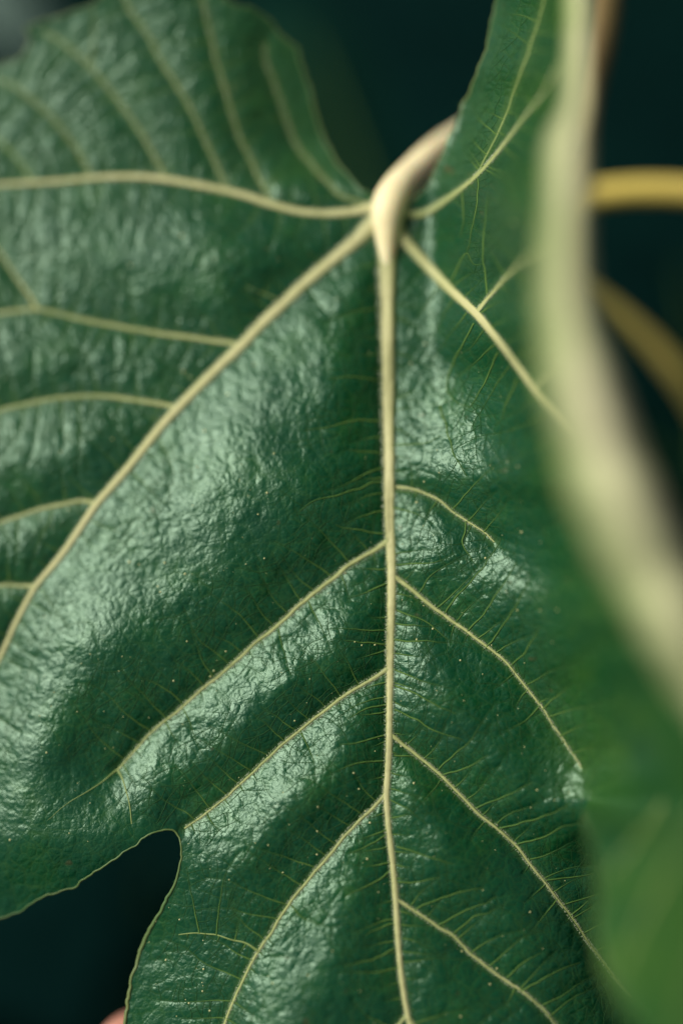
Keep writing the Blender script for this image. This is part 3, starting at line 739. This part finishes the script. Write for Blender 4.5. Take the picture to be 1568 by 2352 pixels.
V, F = tube3([(1288,650,-45,34),(1330,665,-47,28),(1380,695,-49,25),(1440,742,-51,24),(1500,797,-53,24),(1560,868,-55,24),(1620,960,-59,24),(1700,1100,-65,25),(1780,1280,-71,26)], 20)
mesh_obj('leaf_stalk', V, F, plain_material('brightened olive stem', (0.85, 0.68, 0.17), (0.75, 0.63, 0.16), 60, 0.5), tw)  # stem colour raised to offset the shadow the curled lobe casts on it

# ------------------------------------------------------------------ hand behind the lower lobe: only one fingertip reaches into view
def build_hand():
    # layout coordinates (x, y, z mm), radius mm ; index finger points up behind the lobe's left margin
    pts, rad, edg = [], [], []
    def add(p, r, prev=None):
        pts.append(P(np.array(float(p[0])), np.array(float(p[1])), float(p[2]))); rad.append(r * 1e-3)
        if prev is not None: edg.append((prev, len(pts) - 1))
        return len(pts) - 1
    palm = add((420, 3900, -70), 20)
    wrist = add((500, 4350, -80), 21, palm); fore = add((620, 5000, -90), 24, wrist)
    k_i = add((330, 3420, -46), 11.5, palm)
    a = add((322, 3180, -34), 9.4, k_i); a = add((330, 2960, -25), 8.8, a); a = add((342, 2740, -18), 8.6, a); a = add((346, 2580, -15.5), 8.6, a); a = add((338, 2430, -13.5), 9.2, a); a = add((334, 2326, -12.3), 7.6, a)
    for dx, ln in ((150, 1.0), (300, 0.95), (430, 0.8)):       # curled fingers
        kx = add((330 + dx, 3440 + dx * 0.25, -55), 10.5, palm)
        b = add((330 + dx, 3440 + dx * 0.25 - 330 * ln, -62), 8.8, kx)
        b = add((340 + dx, 3440 + dx * 0.25 - 420 * ln, -40), 8.2, b)
        b = add((345 + dx, 3440 + dx * 0.25 - 260 * ln, -27), 7.6, b)
        b = add((345 + dx, 3440 + dx * 0.25 - 130 * ln, -30), 6.0, b)
    t = add((200, 3750, -50), 13, palm); t = add((160, 3450, -34), 10.5, t); t = add((230, 3180, -16), 9.6, t); t = add((300, 2980, -6), 8.6, t); t = add((335, 2880, -2), 6.4, t)
    root = empty('hand', pts[palm]); tag(root, 'pink fingertip of a hand steadying the lower lobe from behind', 'hand')
    me = bpy.data.meshes.new('skin'); base = np.array(pts[palm])
    me.from_pydata([tuple(np.array(p) - base) for p in pts], edg, [])
    ob = bpy.data.objects.new('skin', me); col.objects.link(ob); ob.parent = root
    md = ob.modifiers.new('Skin', 'SKIN'); md.use_smooth_shade = True
    for v, r in zip(me.skin_vertices[0].data, rad): v.radius = (r, r)
    me.skin_vertices[0].data[palm].use_root = True
    sb = ob.modifiers.new('Subdivision', 'SUBSURF'); sb.levels = 3; sb.render_levels = 3
    me.materials.append(M_SKIN)
    # nail on the far side of the index fingertip
    u = np.linspace(-1, 1, 9); v = np.linspace(0, 1, 9); U, Vv = np.meshgrid(u, v)
    X = 338 + 70 * U * (1 - 0.15 * Vv ** 3); Yn = 2560 - 150 * Vv + 22 * U ** 2 * np.sign(0.5 - Vv) * -1 * (Vv > 0.5) ; Zn = -15.5 + 1.5 * Vv - 7.2 + 2.6 * U ** 2
    nv = P(X, Yn, Zn).reshape(-1, 3); ix = np.arange(81).reshape(9, 9)
    mesh_obj('fingernail', nv, np.stack([ix[:-1, :-1], ix[1:, :-1], ix[1:, 1:], ix[:-1, 1:]], -1).reshape(-1, 4), M_NAIL, root)
build_hand()

# ------------------------------------------------------------------ dark background: other leaves, undergrowth, soil
def lobed_leaf(name, label, x, y, z, size, rot, tilt, mat=M_BGLEAF, grp=None):
    """small fig leaf: blade with five lobes, midrib and stalk; size in metres"""
    c = P(np.array(float(x)), np.array(float(y)), float(z))
    e = empty(name, c); tag(e, label, 'leaf', grp)
    lob = [(0, 1.0, 0.30), (0.95, 0.80, 0.30), (-0.95, 0.80, 0.30), (2.0, 0.52, 0.40), (-2.0, 0.52, 0.40)]
    nr, na = 10, 96
    A = np.linspace(-math.pi, math.pi, na, endpoint=False)
    R = 0.30 + sum((l - 0.30) * np.exp(-((((A - a + math.pi) % (2 * math.pi)) - math.pi) / w) ** 2) for a, l, w in lob)
    R *= 1 - 0.45 * np.exp(-((np.abs(A) - math.pi) / 0.22) ** 2)
    R *= 1 + 0.025 * np.sin(A * 31)
    rr = np.linspace(0, 1, nr + 1)[1:]
    rad = rr[:, None] * R[None]
    px = rad * np.sin(A); py = rad * np.cos(A)
    pz = -0.22 * (px ** 2 + py ** 2) + 0.05 * np.cos(A * 5) * rad + 0.03 * np.sin(px * 9 + 1) * np.cos(py * 7)
    loc = np.vstack([[(0, 0, 0)], np.stack([px, py, pz], -1).reshape(-1, 3)]) * size
    M = CAMROT @ Matrix.Rotation(rot, 3, 'Z') @ Matrix.Rotation(tilt[0], 3, 'X') @ Matrix.Rotation(tilt[1], 3, 'Y')
    W = lambda v: np.asarray(v) @ np.array(M).T + np.array(c)
    F = [(0, 1 + k, 1 + (k + 1) % na) for k in range(na)]
    for i in range(nr - 1):
        for k in range(na):
            k2 = (k + 1) % na; F.append((1 + i * na + k, 1 + (i + 1) * na + k, 1 + (i + 1) * na + k2, 1 + i * na + k2))
    mesh_obj('blade', W(loc), F, mat, e)
    for a, l, w in lob:
        r = np.linspace(0, l * 0.95, 12)
        q = np.stack([r * math.sin(a), r * math.cos(a), -0.22 * r ** 2 + 0.05 * math.cos(a * 5) * r + 0.006], 1) * size
        V, F2 = tube(W(q), np.linspace(0.012, 0.004, 12) * size, 6)
        mesh_obj('midrib' if a == 0 else 'lateral_vein', V, F2, M_FINE, e)
    s = np.linspace(0, 1, 10); q = np.stack([0.1 * s ** 2, -0.75 * s, -0.35 * s ** 1.5], 1) * size
    V, F2 = tube(W(q), np.full(10, 0.016 * size), 8); mesh_obj('leaf_stalk', V, F2, mat, e)
    return e
lobed_leaf('background_leaf', 'leaf in the gap beyond the upper left lobe, coloured pale as if lit by the sky', -260, -260, -120, 0.05, -2.36, (0.0, 0.0), M_BGPALE)
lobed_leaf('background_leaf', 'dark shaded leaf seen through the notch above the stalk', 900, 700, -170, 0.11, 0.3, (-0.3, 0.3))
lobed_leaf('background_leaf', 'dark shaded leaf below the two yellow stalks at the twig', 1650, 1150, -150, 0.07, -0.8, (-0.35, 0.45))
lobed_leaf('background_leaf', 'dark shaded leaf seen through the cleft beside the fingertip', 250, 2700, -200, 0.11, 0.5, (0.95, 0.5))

# soil far below and the mass of shaded leaves over it
gs = 6.0; n = 60
gxx, gyy = np.meshgrid(np.linspace(-gs, gs, n), np.linspace(-gs, gs, n))
gz = 0.03 * vnoise(gxx * 10, gyy * 10, 6, 81)
ix = np.arange(n * n).reshape(n, n)
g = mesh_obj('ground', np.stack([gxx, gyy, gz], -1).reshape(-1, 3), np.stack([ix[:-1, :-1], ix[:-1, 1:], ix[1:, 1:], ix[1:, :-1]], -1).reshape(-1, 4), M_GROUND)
g['kind'] = 'structure'
VV, FF, n0 = [], [], 0
ctr = np.array(CAMLOC) + np.array(CAMROT @ Vector((0, 0, -1))) * 1.2
for k in range(2600):
    c = np.array([ctr[0] + rng.normal(0, 0.55), ctr[1] + rng.normal(0.15, 0.55), 0.0]); c[2] = rng.uniform(0.08, 0.42)
    a = rng.uniform(0, 2 * math.pi); s = rng.uniform(0.03, 0.07)
    d = np.array([math.cos(a), math.sin(a), rng.normal(0, 0.35)]); d /= np.linalg.norm(d)
    w = np.cross(d, [0, 0, 1.0]); w /= np.linalg.norm(w); nn = np.cross(w, d)
    prof = [(0, 0), (0.25, 0.32), (0.55, 0.36), (0.85, 0.18), (1.0, 0)]
    v = [c]
    for t, h in prof[1:-1]:
        v += [c + d * s * t + w * s * h + nn * s * 0.06, c + d * s * t - nn * s * 0.04, c + d * s * t - w * s * h + nn * s * 0.06]
    v.append(c + d * s - nn * s * 0.12); VV += v
    f = [(0, 1, 2), (0, 2, 3)]
    for q in (1, 4): f += [(q, q + 3, q + 4, q + 1), (q + 1, q + 4, q + 5, q + 2)]
    f += [(7, 10, 8), (8, 10, 9)]
    FF += [tuple(i + n0 for i in t) for t in f]; n0 += 11
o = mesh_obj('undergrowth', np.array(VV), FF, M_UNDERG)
tag(o, 'mass of dark shaded low leaves far behind the big leaf', 'undergrowth', kind='stuff')

print('built in', round(time.time() - T0, 1), 's; fine veins', len(fine), 'faces', len(ff))
